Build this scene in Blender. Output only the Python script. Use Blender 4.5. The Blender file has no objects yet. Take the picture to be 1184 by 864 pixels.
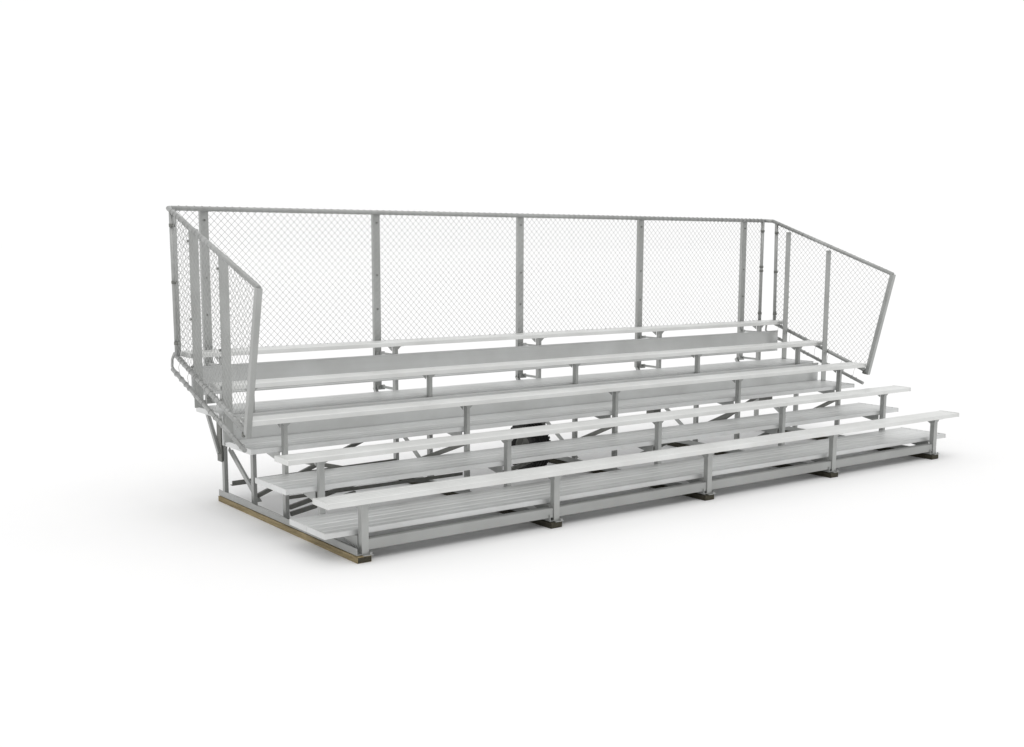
import bpy, bmesh, math, random
from mathutils import Vector, Matrix
random.seed(4)
S = bpy.context.scene
COL = S.collection

# ------------------------------------------------------------------ materials
def nodes(name):
    m = bpy.data.materials.new(name); m.use_nodes = True
    nt = m.node_tree
    return m, nt, nt.nodes, nt.links, nt.nodes['Principled BSDF']

def noise(nt, scale, stretch=(1, 1, 1), detail=4.0, rough=0.55):
    tc = nt.nodes.new('ShaderNodeTexCoord'); mp = nt.nodes.new('ShaderNodeMapping')
    mp.inputs['Scale'].default_value = stretch
    n = nt.nodes.new('ShaderNodeTexNoise'); n.inputs['Scale'].default_value = scale
    n.inputs['Detail'].default_value = detail; n.inputs['Roughness'].default_value = rough
    nt.links.new(tc.outputs['Object'], mp.inputs['Vector']); nt.links.new(mp.outputs['Vector'], n.inputs['Vector'])
    return n

def ramp(nt, src, a, b, p0=0.3, p1=0.7):
    r = nt.nodes.new('ShaderNodeValToRGB')
    r.color_ramp.elements[0].position = p0; r.color_ramp.elements[0].color = (*a, 1)
    r.color_ramp.elements[1].position = p1; r.color_ramp.elements[1].color = (*b, 1)
    nt.links.new(src, r.inputs['Fac'])
    return r

def metal(name, base, var, metallic, rough, stretch=(0.25, 6, 6), bump=0.08):
    """mill-finish aluminium or galvanised steel: long drawn streaks along the extrusion, uneven gloss"""
    m, nt, N, L, b = nodes(name)
    n1 = noise(nt, 5, stretch, 5, 0.6); n2 = noise(nt, 2.2, (1, 1, 1), 3)
    lo = tuple(max(0, c - var) for c in base); hi = tuple(c + var for c in base)
    r1 = ramp(nt, n1.outputs['Fac'], lo, hi)
    mix = N.new('ShaderNodeMix'); mix.data_type = 'RGBA'; mix.blend_type = 'MULTIPLY'
    mix.inputs[0].default_value = 1.0
    r2 = ramp(nt, n2.outputs['Fac'], (0.90, 0.90, 0.89), (1.04, 1.045, 1.04))
    L.new(r1.outputs['Color'], mix.inputs[6]); L.new(r2.outputs['Color'], mix.inputs[7])
    L.new(mix.outputs[2], b.inputs['Base Color'])
    b.inputs['Metallic'].default_value = metallic
    rr = N.new('ShaderNodeMapRange'); rr.inputs['To Min'].default_value = rough - 0.07; rr.inputs['To Max'].default_value = rough + 0.1
    L.new(n1.outputs['Fac'], rr.inputs['Value']); L.new(rr.outputs['Result'], b.inputs['Roughness'])
    bp = N.new('ShaderNodeBump'); bp.inputs['Strength'].default_value = bump; bp.inputs['Distance'].default_value = 0.004
    L.new(n1.outputs['Fac'], bp.inputs['Height']); L.new(bp.outputs['Normal'], b.inputs['Normal'])
    return m

M = {}
M['seat'] = metal('anodised_aluminium', (0.72, 0.725, 0.717), 0.016, 0.55, 0.34, (0.04, 5, 5), 0.04)
M['tread'] = metal('mill_aluminium', (0.69, 0.697, 0.697), 0.014, 0.5, 0.38, (0.04, 5, 5), 0.03)
M['riser'] = metal('riser_aluminium', (0.60, 0.607, 0.605), 0.015, 0.5, 0.36, (0.06, 5, 5))
M['frame'] = metal('frame_aluminium', (0.42, 0.427, 0.42), 0.03, 0.5, 0.42, (3, 3, 0.8))
M['pipe'] = metal('galvanised_pipe', (0.40, 0.405, 0.40), 0.035, 0.45, 0.42, (4, 4, 4))
M['wire'] = metal('galvanised_wire', (0.44, 0.445, 0.44), 0.03, 0.35, 0.45, (4, 4, 4), 0.0)
M['cap'] = metal('end_cap_metal', (0.25, 0.252, 0.25), 0.02, 0.2, 0.5)
M['tie'] = metal('tie_aluminium', (0.38, 0.386, 0.38), 0.02, 0.35, 0.45, (0.1, 3, 3))
M['steel'] = metal('dull_steel', (0.20, 0.202, 0.19), 0.025, 0.4, 0.5, (4, 4, 1))

m, nt, N, L, b = nodes('weathered_timber')
n = noise(nt, 9, (6, 0.5, 7), 7, 0.65)
r = ramp(nt, n.outputs['Fac'], (0.15, 0.115, 0.055), (0.40, 0.32, 0.18), 0.3, 0.68)
L.new(r.outputs['Color'], b.inputs['Base Color']); b.inputs['Roughness'].default_value = 0.85
bp = N.new('ShaderNodeBump'); bp.inputs['Strength'].default_value = 0.5; bp.inputs['Distance'].default_value = 0.004
L.new(n.outputs['Fac'], bp.inputs['Height']); L.new(bp.outputs['Normal'], b.inputs['Normal'])
M['wood'] = m

m, nt, N, L, b = nodes('dark_timber')  # near-black brown timber tone for the inner skids and the skid ends
n = noise(nt, 9, (6, 0.5, 7), 6, 0.65)
r = ramp(nt, n.outputs['Fac'], (0.018, 0.016, 0.009), (0.06, 0.053, 0.032))
L.new(r.outputs['Color'], b.inputs['Base Color']); b.inputs['Roughness'].default_value = 0.8
M['dark_wood'] = m

m, nt, N, L, b = nodes('tyre_rubber')
n = noise(nt, 30, (1, 1, 1), 4)
r = ramp(nt, n.outputs['Fac'], (0.006, 0.006, 0.006), (0.018, 0.018, 0.0175))
L.new(r.outputs['Color'], b.inputs['Base Color']); b.inputs['Roughness'].default_value = 0.7
M['rubber'] = m

m, nt, N, L, b = nodes('white_ground')
n = noise(nt, 0.6, (1, 1, 1), 5)
r = ramp(nt, n.outputs['Fac'], (0.895, 0.895, 0.897), (0.907, 0.907, 0.907))
L.new(r.outputs['Color'], b.inputs['Base Color']); b.inputs['Roughness'].default_value = 0.9
b.inputs['Specular IOR Level'].default_value = 0.1
M['ground'] = m

# ------------------------------------------------------------------ mesh helpers
class MB:
    def __init__(self): self.bm = bmesh.new()
    def hexa(self, p):
        v = [self.bm.verts.new(q) for q in p]
        for f in ((0, 3, 2, 1), (4, 5, 6, 7), (0, 1, 5, 4), (1, 2, 6, 5), (2, 3, 7, 6), (3, 0, 4, 7)):
            self.bm.faces.new([v[i] for i in f])
        return self
    def box(self, x0, x1, y0, y1, z0, z1):
        return self.hexa([(x0, y0, z0), (x1, y0, z0), (x1, y1, z0), (x0, y1, z0), (x0, y0, z1), (x1, y0, z1), (x1, y1, z1), (x0, y1, z1)])
    def prism(self, poly, axis, a0, a1):
        """polygon in the two other axes, extruded along axis"""
        def P(u, v, a): return {'x': (a, u, v), 'y': (u, a, v), 'z': (u, v, a)}[axis]
        A = [self.bm.verts.new(P(u, v, a0)) for u, v in poly]; B = [self.bm.verts.new(P(u, v, a1)) for u, v in poly]
        n = len(poly)
        self.bm.faces.new(A[::-1]); self.bm.faces.new(B)
        for i in range(n): self.bm.faces.new((A[i], A[(i + 1) % n], B[(i + 1) % n], B[i]))
        return self
    def bar(self, a, b, w, h, up=(0, 0, 1)):
        """rectangular bar from a to b, w across, h along up"""
        a, b = Vector(a), Vector(b); d = (b - a).normalized(); u = Vector(up)
        s = d.cross(u)
        if s.length < 1e-4: s = d.cross(Vector((1, 0, 0)))
        s.normalize(); u = s.cross(d)
        q = [s * (i * w / 2) + u * (j * h / 2) for i, j in ((-1, -1), (1, -1), (1, 1), (-1, 1))]
        return self.hexa([a + k for k in q] + [b + k for k in q])
    def angle(self, a, b, w, t, s, u):
        """L-section from a to b: legs of length w along s and u, thickness t"""
        a, b, s, u = Vector(a), Vector(b), Vector(s), Vector(u)
        sec = [(0, 0), (w, 0), (w, t), (t, t), (t, w), (0, w)]
        A = [self.bm.verts.new(a + s * x + u * y) for x, y in sec]; B = [self.bm.verts.new(b + s * x + u * y) for x, y in sec]
        self.bm.faces.new(A[::-1]); self.bm.faces.new(B)
        for i in range(6): self.bm.faces.new((A[i], A[(i + 1) % 6], B[(i + 1) % 6], B[i]))
        return self
    def tube(self, pts, r, n=12, caps=True):
        pts = [Vector(p) for p in pts]; rings = []
        prev = None
        for i, p in enumerate(pts):
            d = ((pts[min(i + 1, len(pts) - 1)] - pts[max(i - 1, 0)])).normalized()
            ref = prev if prev else (Vector((0, 0, 1)) if abs(d.z) < .9 else Vector((1, 0, 0)))
            s = d.cross(ref); s.normalize(); u = s.cross(d); prev = u
            rings.append([self.bm.verts.new(p + (s * math.cos(2 * math.pi * k / n) + u * math.sin(2 * math.pi * k / n)) * r) for k in range(n)])
        for A, B in zip(rings, rings[1:]):
            for k in range(n): self.bm.faces.new((A[k], A[(k + 1) % n], B[(k + 1) % n], B[k])).smooth = n > 6
        if caps: self.bm.faces.new(rings[0][::-1]); self.bm.faces.new(rings[-1])
        return self
    def lathe(self, prof, c, n=48):
        """profile (axial x, radius) turned about an X axle at c"""
        R = [[self.bm.verts.new((c[0] + x, c[1] + r * math.cos(2 * math.pi * k / n), c[2] + r * math.sin(2 * math.pi * k / n))) for k in range(n)] for x, r in prof]
        for A, B in zip(R, R[1:]):
            for k in range(n): self.bm.faces.new((A[k], A[(k + 1) % n], B[(k + 1) % n], B[k])).smooth = True
        return self
    def build(self, name, mat, parent=None, bevel=0.0):
        bmesh.ops.recalc_face_normals(self.bm, faces=self.bm.faces)
        me = bpy.data.meshes.new(name); self.bm.to_mesh(me); self.bm.free(); me.materials.append(mat)
        o = bpy.data.objects.new(name, me); COL.objects.link(o)
        if parent: o.parent = parent
        if bevel:
            md = o.modifiers.new('edge', 'BEVEL'); md.width = bevel; md.segments = 2; md.limit_method = 'ANGLE'; md.angle_limit = math.radians(40)
        return o

def dup(o, parent, dx):
    c = o.copy(); COL.objects.link(c); c.parent = parent
    c.location = Vector(o.location) + Vector(dx)
    return c

# ------------------------------------------------------------------ dimensions, metres (x along the rows, y back, z up)
FX = [0.0, 1.755, 3.503, 5.243, 6.922]        # the five frames
X0, X1 = -0.322, 7.240                        # plank ends
D, R = 0.610, 0.2132                          # row depth and rise
SEAT_Y, SEAT_Z, SEAT_W, PT = -0.067, 0.4743, 0.232, 0.041
F_Y, F_Z = 0.080, 0.2249                      # first footboard, front edge and top
def foot_z(k): return F_Z + R * k             # top of the footboard behind seat k
def seat_z(k): return SEAT_Z + R * k

root = bpy.data.objects.new('bleacher', None); COL.objects.link(root)
root['label'] = 'five-row aluminium bleacher with chain-link guardrail on timber skids'
root['category'] = 'bleacher'

# ------------------------------------------------------------------ planks
def plank_section(w, t, pitch, groove, nose):
    """extruded plank: rounded noses, shallow drainage grooves on top"""
    pts = [(0.0, 0.0), (0.0, t - nose)]
    for a in (30, 60, 90): pts.append((nose - nose * math.cos(math.radians(a)), t - nose + nose * math.sin(math.radians(a))))
    y = pitch * 0.75
    while y < w - pitch * 0.5:
        g = pitch * 0.20
        pts += [(y - g, t), (y - g * 0.45, t - groove), (y + g * 0.45, t - groove), (y + g, t)]
        y += pitch
    for a in (90, 60, 30): pts.append((w - nose + nose * math.cos(math.radians(a)), t - nose + nose * math.sin(math.radians(a))))
    pts += [(w, t - nose), (w, 0.0)]
    return pts

def plank(name, mat, y, ztop, w, t, pitch, groove, nose, xa=X0, xb=X1):
    o = MB().prism([(y + a, ztop - t + b) for a, b in plank_section(w, t, pitch, groove, nose)], 'x', xa, xb).build(name, mat, root, 0.0)
    for x, s in ((xa, -1), (xb, 1)):
        sec = plank_section(w, t, 9, 0, nose)
        MB().prism([(y - 0.0015 + a * (w + 0.003) / w, ztop - t - 0.0015 + b * (t + 0.003) / t) for a, b in sec], 'x', x - 0.003 if s < 0 else x - 0.018, x + 0.018 if s < 0 else x + 0.003).build('end_cap', M['seat'] if name == 'seat' else M['tread'], o, 0.0)
    return o

for k in range(5):
    plank('seat', M['seat'], SEAT_Y + D * k, seat_z(k), SEAT_W, PT, 0.046, 0.0022, 0.010)
FW = (0.276, 0.268, 0.247, 0.247)
for k in range(4):
    for j in range(2):
        plank('footboard', M['tread'], F_Y + D * k + j * (FW[k] + 0.006), foot_z(k), FW[k], PT, 0.088, 0.0035, 0.006, X0 + 0.045)

# upright boards closing the rise behind the upper two footboards
def riser(y, z0, z1):
    t = 0.026
    sec = [(y, z0), (y, z0 + 0.012), (y + 0.004, z0 + 0.018), (y + 0.004, z1 - 0.018), (y, z1 - 0.012), (y, z1), (y + t, z1), (y + t, z0)]
    return MB().prism(sec, 'x', X0 + 0.03, X1 - 0.03).build('riser_board', M['riser'], root, 0.0015)
riser(D * 3 - 0.024, 0.612, 0.858)
riser(D * 4 + 0.003, 0.955, 1.205)

# ------------------------------------------------------------------ frames
PW = 0.046                                                # post width
def make_frame():
    f = MB()
    # base angle lying on the skid
    f.prism([(-0.074, 0.0515), (0.032, 0.0515), (0.032, 0.0575), (-0.067, 0.0575), (-0.067, 0.104), (-0.074, 0.104)], 'y', -0.008, 2.475).box(-0.030, 0.032, 2.4755, 2.530, 0.0515, 0.0575)
    fr = f.build('support_frame', M['frame'], root, 0.0015)
    for k in range(5):
        y = D * k + (0.036 if k else 0.0)
        # channel post open to the right
        zb, zt = 0.058, seat_z(k) - PT - 0.009
        p = MB()
        a = (0.029, 0.022, 0.017, 0.017, 0.018)[k]; b_ = a - 0.001
        p.prism([(-a, y - 0.004), (b_, y - 0.004), (b_, y + 0.004), (-a + 0.006, y + 0.004), (-a + 0.006, y + 0.040), (b_ - 0.008, y + 0.040), (b_ - 0.008, y + 0.046), (-a, y + 0.046)], 'z', zb, zt)
        p.build('post', M['frame'], fr, 0.0012)
        # flared bracket carrying the seat
        q = MB()
        q.box(-0.042, 0.058, y - 0.045, y + 0.150, zt + 0.001, zt + 0.0085)
        q.prism([(-a + 0.001, zt - 0.030), (a - 0.001, zt - 0.030), (0.050, zt), (-0.036, zt)], 'y', y - 0.011, y - 0.0055)
        q.prism([(y + 0.049, zt - 0.05), (y + 0.049, zt), (y + 0.14, zt)], 'x', -0.026, -0.020)
        q.build('seat_bracket', M['frame'], fr, 0.0012)
        if k < 4:      # arm under the footboards, to the next post
            zt2 = foot_z(k) - PT - 0.002
            a = MB(); y1 = D * (k + 1) + 0.036 - 0.006
            a.prism([(y + 0.050, zt2 - 0.088), (y + 0.050, zt2), (y1, zt2), (y1, zt2 - 0.045), (y + 0.30, zt2 - 0.045)], 'x', -0.038, -0.030)
            a.prism([(y + 0.050, zt2 - 0.0), (y + 0.050, zt2 - 0.006), (y1 - 0.002, zt2 - 0.006), (y1 - 0.002, zt2)], 'x', -0.0298, 0.030)
            a.build('footboard_arm', M['frame'], fr, 0.001)
    # brace from the rear post down to the foot of the fourth post
    d = MB(); d.angle((0.034, 2.50, 0.435), (0.034, 1.92, 0.075), 0.045, 0.006, (1, 0, 0), Vector((0, -0.53, 0.85)))
    d.build('diagonal_brace', M['frame'], fr)
    # outrigger carrying the rear guard post
    g = MB()
    g.bar((0.0, 2.525, 0.860), (0.0, 2.83, 0.860), 0.012, 0.024).box(-0.045, 0.035, 2.755, 2.778, 0.83, 0.875)
    g.bar((-0.048, 2.815, 0.85), (-0.048, 2.50, 0.42), 0.030, 0.036)
    g.build('outrigger', M['frame'], fr, 0.001)
    g = MB(); g.bar((-0.02, 2.525, 1.195), (-0.02, 2.78, 1.195), 0.010, 0.018).box(-0.048, 0.036, 2.755, 2.776, 1.175, 1.205)
    g.build('post_stay', M['frame'], fr, 0.001)
    b = MB(); b.box(-0.03, 0.05, -0.034, -0.009, 0.0472, 0.0515); b.tube([(0.035, -0.02, 0.0515), (0.035, -0.02, 0.066)], 0.010, 6)
    b.build('foot_plate', M['frame'], fr)
    return fr
fr0 = make_frame()
for x in FX[1:]:
    fr = fr0.copy(); COL.objects.link(fr); fr.location.x = x
    for ch in list(fr0.children):
        c = ch.copy(); COL.objects.link(c); c.parent = fr

# timber skids
for i, x in enumerate(FX):
    s = MB()
    s.box(-0.082, 0.034, -0.032, 2.475 if i == 0 else 2.45, 0.0, 0.047)
    o = s.build('skid', M['wood'] if i == 0 else M['dark_wood'], root, 0.004); o.location.x = x
    MB().box(-0.078, 0.030, -0.0345, -0.0325, 0.004, 0.043).build('skid_end', M['dark_wood'], o)
    o['label'] = 'brown timber skid at the open left end' if i == 0 else 'dark timber skid under an inner frame'

# ------------------------------------------------------------------ ties between frames
def part(mb, name, mat, bevel=0.001): return mb.build(name, mat, root, bevel)
# front tie: one length per bay, between the posts
for i in range(4):
    a, b = FX[i] + 0.027, FX[i + 1] - 0.030
    part(MB().box(a, b, 0.006, 0.013, 0.080, 0.156).box(a, b, 0.0135, 0.080, 0.149, 0.156), 'front_tie', M['tie'])
part(MB().angle((0.03, 2.42, 0.13), (FX[1] - 0.04, 2.42, 0.15), 0.045, 0.006, (0, 1, 0), (0, 0, 1)), 'rear_tie', M['steel'])
part(MB().angle((0.03, 1.285, 0.215), (FX[1] - 0.04, 1.285, 0.215), 0.030, 0.005, (0, 1, 0), (0, 0, 1)), 'rear_tie', M['steel'])
def brace(x0, z0, x1, z1, y, mat=None):
    part(MB().bar((x0, y, z0), (x1, y, z1), 0.030, 0.034), 'cross_brace', mat or M['steel'])
brace(0.03, 0.135, FX[1] - 0.04, 0.76, 1.895)
brace(0.03, 0.545, FX[1] - 0.04, 0.10, 1.305)
for i in range(4):
    brace(FX[i] + 0.03, 0.150 if i == 0 else 0.10, FX[i + 1] - 0.035, 0.50, 1.282)
brace(0.03, 0.10, 0.62, 0.20, 1.262)
brace(FX[3] + 0.03, 0.135, FX[4] - 0.04, 0.76, 1.895)
# dark hinged steel channel on the left rear post
j = MB(); j.box(-0.042, -0.030, 2.47, 2.56, 0.345, 0.74); j.box(-0.0295, 0.000, 2.488, 2.496, 0.345, 0.74); j.box(-0.0295, 0.000, 2.552, 2.56, 0.345, 0.74)
part(j, 'hinge_channel', M['steel'], 0.001)

# ------------------------------------------------------------------ transport wheel
WX, WY, WR = 3.00, 2.0, 0.245
wheel = MB().tube([(WX - 0.12, WY, WR), (WX + 0.17, WY, WR)], 0.022, 16).build('wheel', M['steel'], root)
t = MB()
prof = [(-0.075, 0.115), (-0.098, 0.15), (-0.105, 0.19), (-0.095, 0.225), (-0.082, 0.240)]
for g in (-0.058, -0.02, 0.02, 0.058):
    prof += [(g - 0.009, 0.2445), (g - 0.006, 0.234), (g + 0.006, 0.234), (g + 0.009, 0.2445)]
prof += [(0.082, 0.240), (0.095, 0.225), (0.105, 0.19), (0.098, 0.15), (0.075, 0.115)]
t.lathe(prof, (WX, WY, WR), 64)
for q in range(40):                       # tread blocks on the shoulders
    a = 2 * math.pi * q / 40
    for sx in (-0.083, 0.083):
        c = Vector((WX + sx, WY + 0.236 * math.cos(a), WR + 0.236 * math.sin(a)))
        rd = Vector((0, math.cos(a), math.sin(a)))
        t.bar(c - rd * 0.012, c + rd * 0.0085, 0.022, 0.026, (1, 0, 0))
t.build('tyre', M['rubber'], wheel)
MB().lathe([(-0.076, 0.118), (-0.082, 0.112), (-0.07, 0.10), (-0.03, 0.09), (-0.045, 0.06), (-0.06, 0.04), (-0.075, 0.03), (-0.075, 0.001)], (WX, WY, WR), 48).lathe([(0.076, 0.118), (0.07, 0.10), (0.0, 0.09), (0.0, 0.001)], (WX, WY, WR), 48).build('rim', M['steel'], wheel)
k = MB(); k.bar((WX + 0.16, WY, WR), (WX + 0.16, WY, 0.62), 0.05, 0.07, (0, 1, 0)); k.bar((WX + 0.16, WY, 0.595), (FX[2] - 0.04, WY, 0.595), 0.07, 0.03)
k.bar((WX - 0.30, WY - 0.02, 0.575), (WX + 0.13, WY - 0.02, 0.575), 0.05, 0.05)
k.build('wheel_mount', M['steel'], root, 0.002)
for x, z in ((4.63, 0.50), (6.42, 0.47)):
    k = MB(); k.box(x - 0.05, x + 0.05, 1.86, 1.98, z - 0.10, z + 0.03); k.bar((x - 0.09, 1.92, z + 0.045), (x + 0.16, 1.92, z + 0.045), 0.10, 0.025)
    k.build('tow_bracket', M['steel'], root, 0.002)

# ------------------------------------------------------------------ guardrail
PR = 0.021
def clip(p, q, poly):
    """Liang-Barsky clip of segment p-q to a convex counter-clockwise polygon"""
    t0, t1 = 0.0, 1.0; d = (q[0] - p[0], q[1] - p[1])
    for i in range(len(poly)):
        a, b = poly[i], poly[(i + 1) % len(poly)]
        nx, ny = -(b[1] - a[1]), b[0] - a[0]
        num = (p[0] - a[0]) * nx + (p[1] - a[1]) * ny; den = d[0] * nx + d[1] * ny
        if abs(den) < 1e-12:
            if num < 0: return None
            continue
        t = -num / den
        if den > 0: t0 = max(t0, t)
        else: t1 = min(t1, t)
        if t0 >= t1: return None
    return ((p[0] + d[0] * t0, p[1] + d[1] * t0), (p[0] + d[0] * t1, p[1] + d[1] * t1))

def chain_link(poly, to3, pitch=0.064, r=0.0018):
    """interlocked zigzag wires; to3(u, v, w) maps panel coordinates to space"""
    mb = MB(); us = [p[0] for p in poly]; vs = [p[1] for p in poly]; h = pitch / 2
    u = min(us) - pitch; row = 0
    while u < max(us) + pitch:
        v = min(vs) - pitch - (0 if row % 2 else h); s = 0
        while v < max(vs) + pitch:
            ua, ub = (u, u + h) if s % 2 == 0 else (u + h, u)
            c = clip((ua, v), (ub, v + h), poly)
            if c and math.dist(*c) > 0.004:
                (a, b), (c2, d2) = c
                w0 = 0.0022 if s % 2 == 0 else -0.0022
                mb.tube([to3(a, b, w0), to3(c2, d2, w0)], r, 4, False)
            v += h; s += 1
        u += h; row += 1
    return mb

def ring(mb, c, axis, rr, r, n=10):
    axis = Vector(axis).normalized(); s = axis.orthogonal().normalized(); u = axis.cross(s)
    mb.tube([Vector(c) + (s * math.cos(2 * math.pi * i / n) + u * math.sin(2 * math.pi * i / n)) * rr for i in range(n + 1)], r, 4, False)

def clamp(p, axis, name_parent, rr=0.026, l=0.026):
    a = Vector(axis).normalized(); p = Vector(p)
    o = MB().tube([p - a * l / 2, p + a * l / 2], rr, 14)
    s = a.orthogonal().normalized()
    o.tube([p + s * rr * 0.8, p + s * (rr + 0.020)], 0.008, 6)
    o.build('clamp', M['steel'], name_parent)

# rear panel
RY, RZT, RZB = 2.755, 2.547, 1.292
RX0, RX1 = -0.305, 7.245
pf = MB()
pf.tube([(RX0, RY, RZT), (RX1 + 0.03, RY, RZT)], PR, 14).tube([(RX0, RY, RZB), (RX1, RY, RZB)], PR, 14)
pf.tube([(RX0 + 0.02, RY, RZT), (RX0 + 0.02, RY, RZB)], PR, 14).tube([(RX1 - 0.03, RY, RZT), (RX1 - 0.03, RY, RZB - 0.06)], PR, 14)
rear = pf.build('rear_guardrail', M['pipe'], root)
poly = [(RX0 + 0.03, RZB), (RX1 - 0.04, RZB), (RX1 - 0.04, RZT), (RX0 + 0.03, RZT)]
cl = chain_link(poly, lambda u, v, w: (u, RY - 0.004 + w, v))
x = RX0 + 0.07
while x < RX1:                                            # knuckles and ties over the top and bottom rails
    ring(cl, (x, RY, RZT), (1, 0.25, 0.2), PR + 0.003, 0.0022)
    if random.random() < 0.35: ring(cl, (x, RY, RZB), (1, 0.2, 0), PR + 0.003, 0.002)
    x += 0.070
cl.build('chain_link', M['wire'], rear)
def channel_post(x, y, z0, z1, w, d, parent, name='guard_post', flip=1):
    t = 0.007
    sec = [(x - w / 2, y), (x + w / 2, y), (x + w / 2, y + d * flip), (x + w / 2 - t, y + d * flip), (x + w / 2 - t, y + t * flip), (x - w / 2 + t, y + t * flip), (x - w / 2 + t, y + d * flip), (x - w / 2, y + d * flip)]
    mb = MB().prism(sec, 'z', z0, z1)
    return mb.build(name, M['frame'], parent, 0.0015)
for x in (0.0, 1.730, 3.477, 5.200, 6.922):
    channel_post(x, RY + 0.026, 0.84, 2.538, 0.074, 0.040, rear)
    for z in (1.95, 1.62, 2.45):
        clb = MB().tube([(x, RY + 0.0258, z), (x, RY + 0.017, z)], 0.009, 6)
        clb.build('bolt', M['steel'], rear)
for z in (2.42, 1.98, 1.93, 1.40):
    clamp((RX1 - 0.03, RY, z), (0, 0, 1), rear)

# side panels: quadrilateral of pipe that follows the fall of the rows
def side(X, out):
    A, B, C, Dd = (2.655, 2.541), (0.882, 1.930), (1.172, 0.790), (2.610, 1.297)
    f = MB()
    def pt(q, dx=0.0): return (X + dx * out, q[0], q[1])
    f.tube([pt(A), pt(B)], PR, 14).tube([pt((2.625, 1.30)), pt((1.19, 0.815))], PR, 14).tube([pt((2.595, 2.52)), pt((2.575, 1.29))], PR, 14)
    f.tube([(X, 2.655, 2.541), (X + (0.05 if out < 0 else -0.04), 2.755, 2.547)], PR, 14)     # elbow into the rear rail
    f.tube([pt((2.64, 1.31)), pt((2.70, 1.255)), pt((2.71, 1.19)), pt((2.66, 1.15))], 0.012, 8)
    s = f.build('side_guardrail', M['pipe'], root)
    # lower pipe running below the mesh
    MB().tube([pt((2.70, 1.165)), pt((1.215, 0.665))], 0.0185, 12).build('lower_rail', M['pipe'], s)
    # leaning end bar, square tube
    MB().bar(pt(B), pt((1.165, 0.775)), 0.050, 0.046, (1, 0, 0)).build('end_bar', M['frame'], s, 0.003)
    # mesh
    poly = [(1.19, 0.815), (2.575, 1.285), (2.59, 2.52), (0.885, 1.93)]
    cl = chain_link(poly, lambda u, v, w: (X + 0.004 * out + w, u, v))
    for (a, b, n) in (((2.62, 1.30), (1.20, 0.82), 22), ((2.60, 2.52), (0.93, 1.947), 26), ((2.66, 1.15), (1.25, 0.68), 14)):
        for i in range(n):
            tt = (i + random.uniform(0.2, 0.8)) / n
            ring(cl, (X, a[0] + (b[0] - a[0]) * tt, a[1] + (b[1] - a[1]) * tt), (0.2, b[0] - a[0], b[1] - a[1]), PR + 0.002, 0.0024)
    # ties hanging the mesh hem to the lower pipe
    for i in range(7):
        tt = (i + 0.5) / 7
        a = Vector((X, 2.60 - 1.38 * tt, 1.295 - 0.468 * tt)); b = Vector((X, 2.61 - 1.34 * tt, 1.135 - 0.45 * tt))
        cl.tube([a, a * 0.6 + b * 0.4 + Vector((0.012 * out, 0.02, 0)), b], 0.0022, 4, False)
    cl.build('chain_link', M['wire'], s)
    # flat channel posts bolted to the ends of the two upper seats
    XP = X - 0.083 * out
    for (y, z0, z1) in ((2.325, foot_z(3) + 0.001, 2.368 if out < 0 else 2.405), (1.715, foot_z(2) + 0.001, 2.152 if out < 0 else 2.19)):
        MB().box(XP - 0.040, XP + 0.040, y, y + 0.010, z0, z1).box(XP - 0.030, XP + 0.030, y + 0.0105, y + 0.016, z0 + 0.02, z1 - 0.02).build('guard_post', M['frame'], s, 0.002)
        for z in (z0 + 0.35, z0 + 0.75, z1 - 0.1):
            clamp((XP + 0.048 * out, y + 0.014, z), (0, 0, 1), s, 0.008, 0.02)
    for z in (2.40, 1.92, 1.40):
        clamp((X, 2.59 - (2.52 - z) * 0.0163, z), (0, 0, 1), s)
    clamp((X, 1.195, 0.795), (0, 0.3, -1), s, 0.03, 0.03)
    return s
side(-0.365, -1)
side(7.285, 1)

# ------------------------------------------------------------------ ground, light, sky
g = MB(); v = [g.bm.verts.new((400 * math.cos(a * math.pi / 32), 400 * math.sin(a * math.pi / 32), 0)) for a in range(64)]
g.bm.faces.new(v)
o = g.build('ground', M['ground']); o['kind'] = 'structure'

w = bpy.data.worlds.new('World'); S.world = w; w.use_nodes = True
nt = w.node_tree; bg = nt.nodes['Background']; bg.inputs['Strength'].default_value = 1.0
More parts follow.
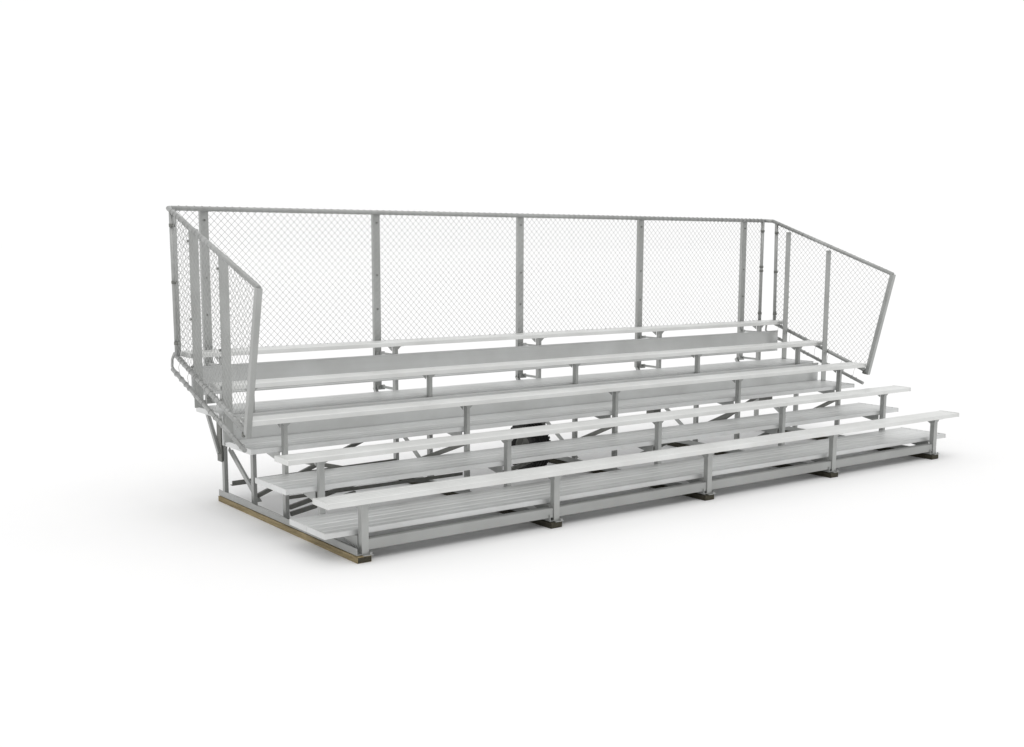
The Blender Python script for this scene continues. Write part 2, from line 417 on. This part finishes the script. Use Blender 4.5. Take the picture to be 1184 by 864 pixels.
# white background behind and overhead; made-up dimming in front to darken front faces
tc = nt.nodes.new('ShaderNodeTexCoord'); vm = nt.nodes.new('ShaderNodeVectorMath'); vm.operation = 'DOT_PRODUCT'
vm.inputs[1].default_value = (0.55, 0.74, 0.38)
nt.links.new(tc.outputs['Generated'], vm.inputs[0])
mr = nt.nodes.new('ShaderNodeMapRange'); mr.interpolation_type = 'SMOOTHSTEP'
mr.inputs['From Min'].default_value = -0.60; mr.inputs['From Max'].default_value = 0.40
mr.inputs['To Min'].default_value = 0.75; mr.inputs['To Max'].default_value = 1.01
nt.links.new(vm.outputs['Value'], mr.inputs['Value']); nt.links.new(mr.outputs['Result'], bg.inputs['Color'])

sun = bpy.data.lights.new('overcast_sun', 'SUN'); sun.energy = 0.72; sun.angle = math.radians(60); sun.color = (1.0, 0.99, 0.975)
so = bpy.data.objects.new('overcast_sun', sun); COL.objects.link(so)
so.rotation_euler = Vector((0.18, 0.34, -1.0)).to_track_quat('-Z', 'Y').to_euler()

# ------------------------------------------------------------------ camera, solved from the photograph's perspective
f, cx, cy, px, py, pz, yaw, pit, roll = 1342.213, 593.899, 475.936, -3.975872, -7.116532, 2.265605, 0.639734, 0.144447, 0.004085
fw = Vector((math.sin(yaw) * math.cos(pit), math.cos(yaw) * math.cos(pit), -math.sin(pit)))
rt = Vector((math.cos(yaw), -math.sin(yaw), 0)); up = rt.cross(fw)
r2 = rt * math.cos(roll) + up * math.sin(roll); u2 = -rt * math.sin(roll) + up * math.cos(roll)
cam = bpy.data.cameras.new('camera'); co = bpy.data.objects.new('camera', cam); COL.objects.link(co)
co.matrix_world = Matrix(((r2.x, u2.x, -fw.x, px), (r2.y, u2.y, -fw.y, py), (r2.z, u2.z, -fw.z, pz), (0, 0, 0, 1)))
cam.sensor_width = 36; cam.sensor_fit = 'HORIZONTAL'; cam.lens = f / 1184 * 36
cam.shift_x = (592 - cx) / 1184; cam.shift_y = (cy - 432) / 1184
cam.clip_start = 0.05; cam.clip_end = 2000
S.camera = co
S.view_settings.view_transform = 'Standard'; S.view_settings.look = 'None'; S.view_settings.exposure = 0; S.view_settings.gamma = 1
S.view_settings.use_curve_mapping = False
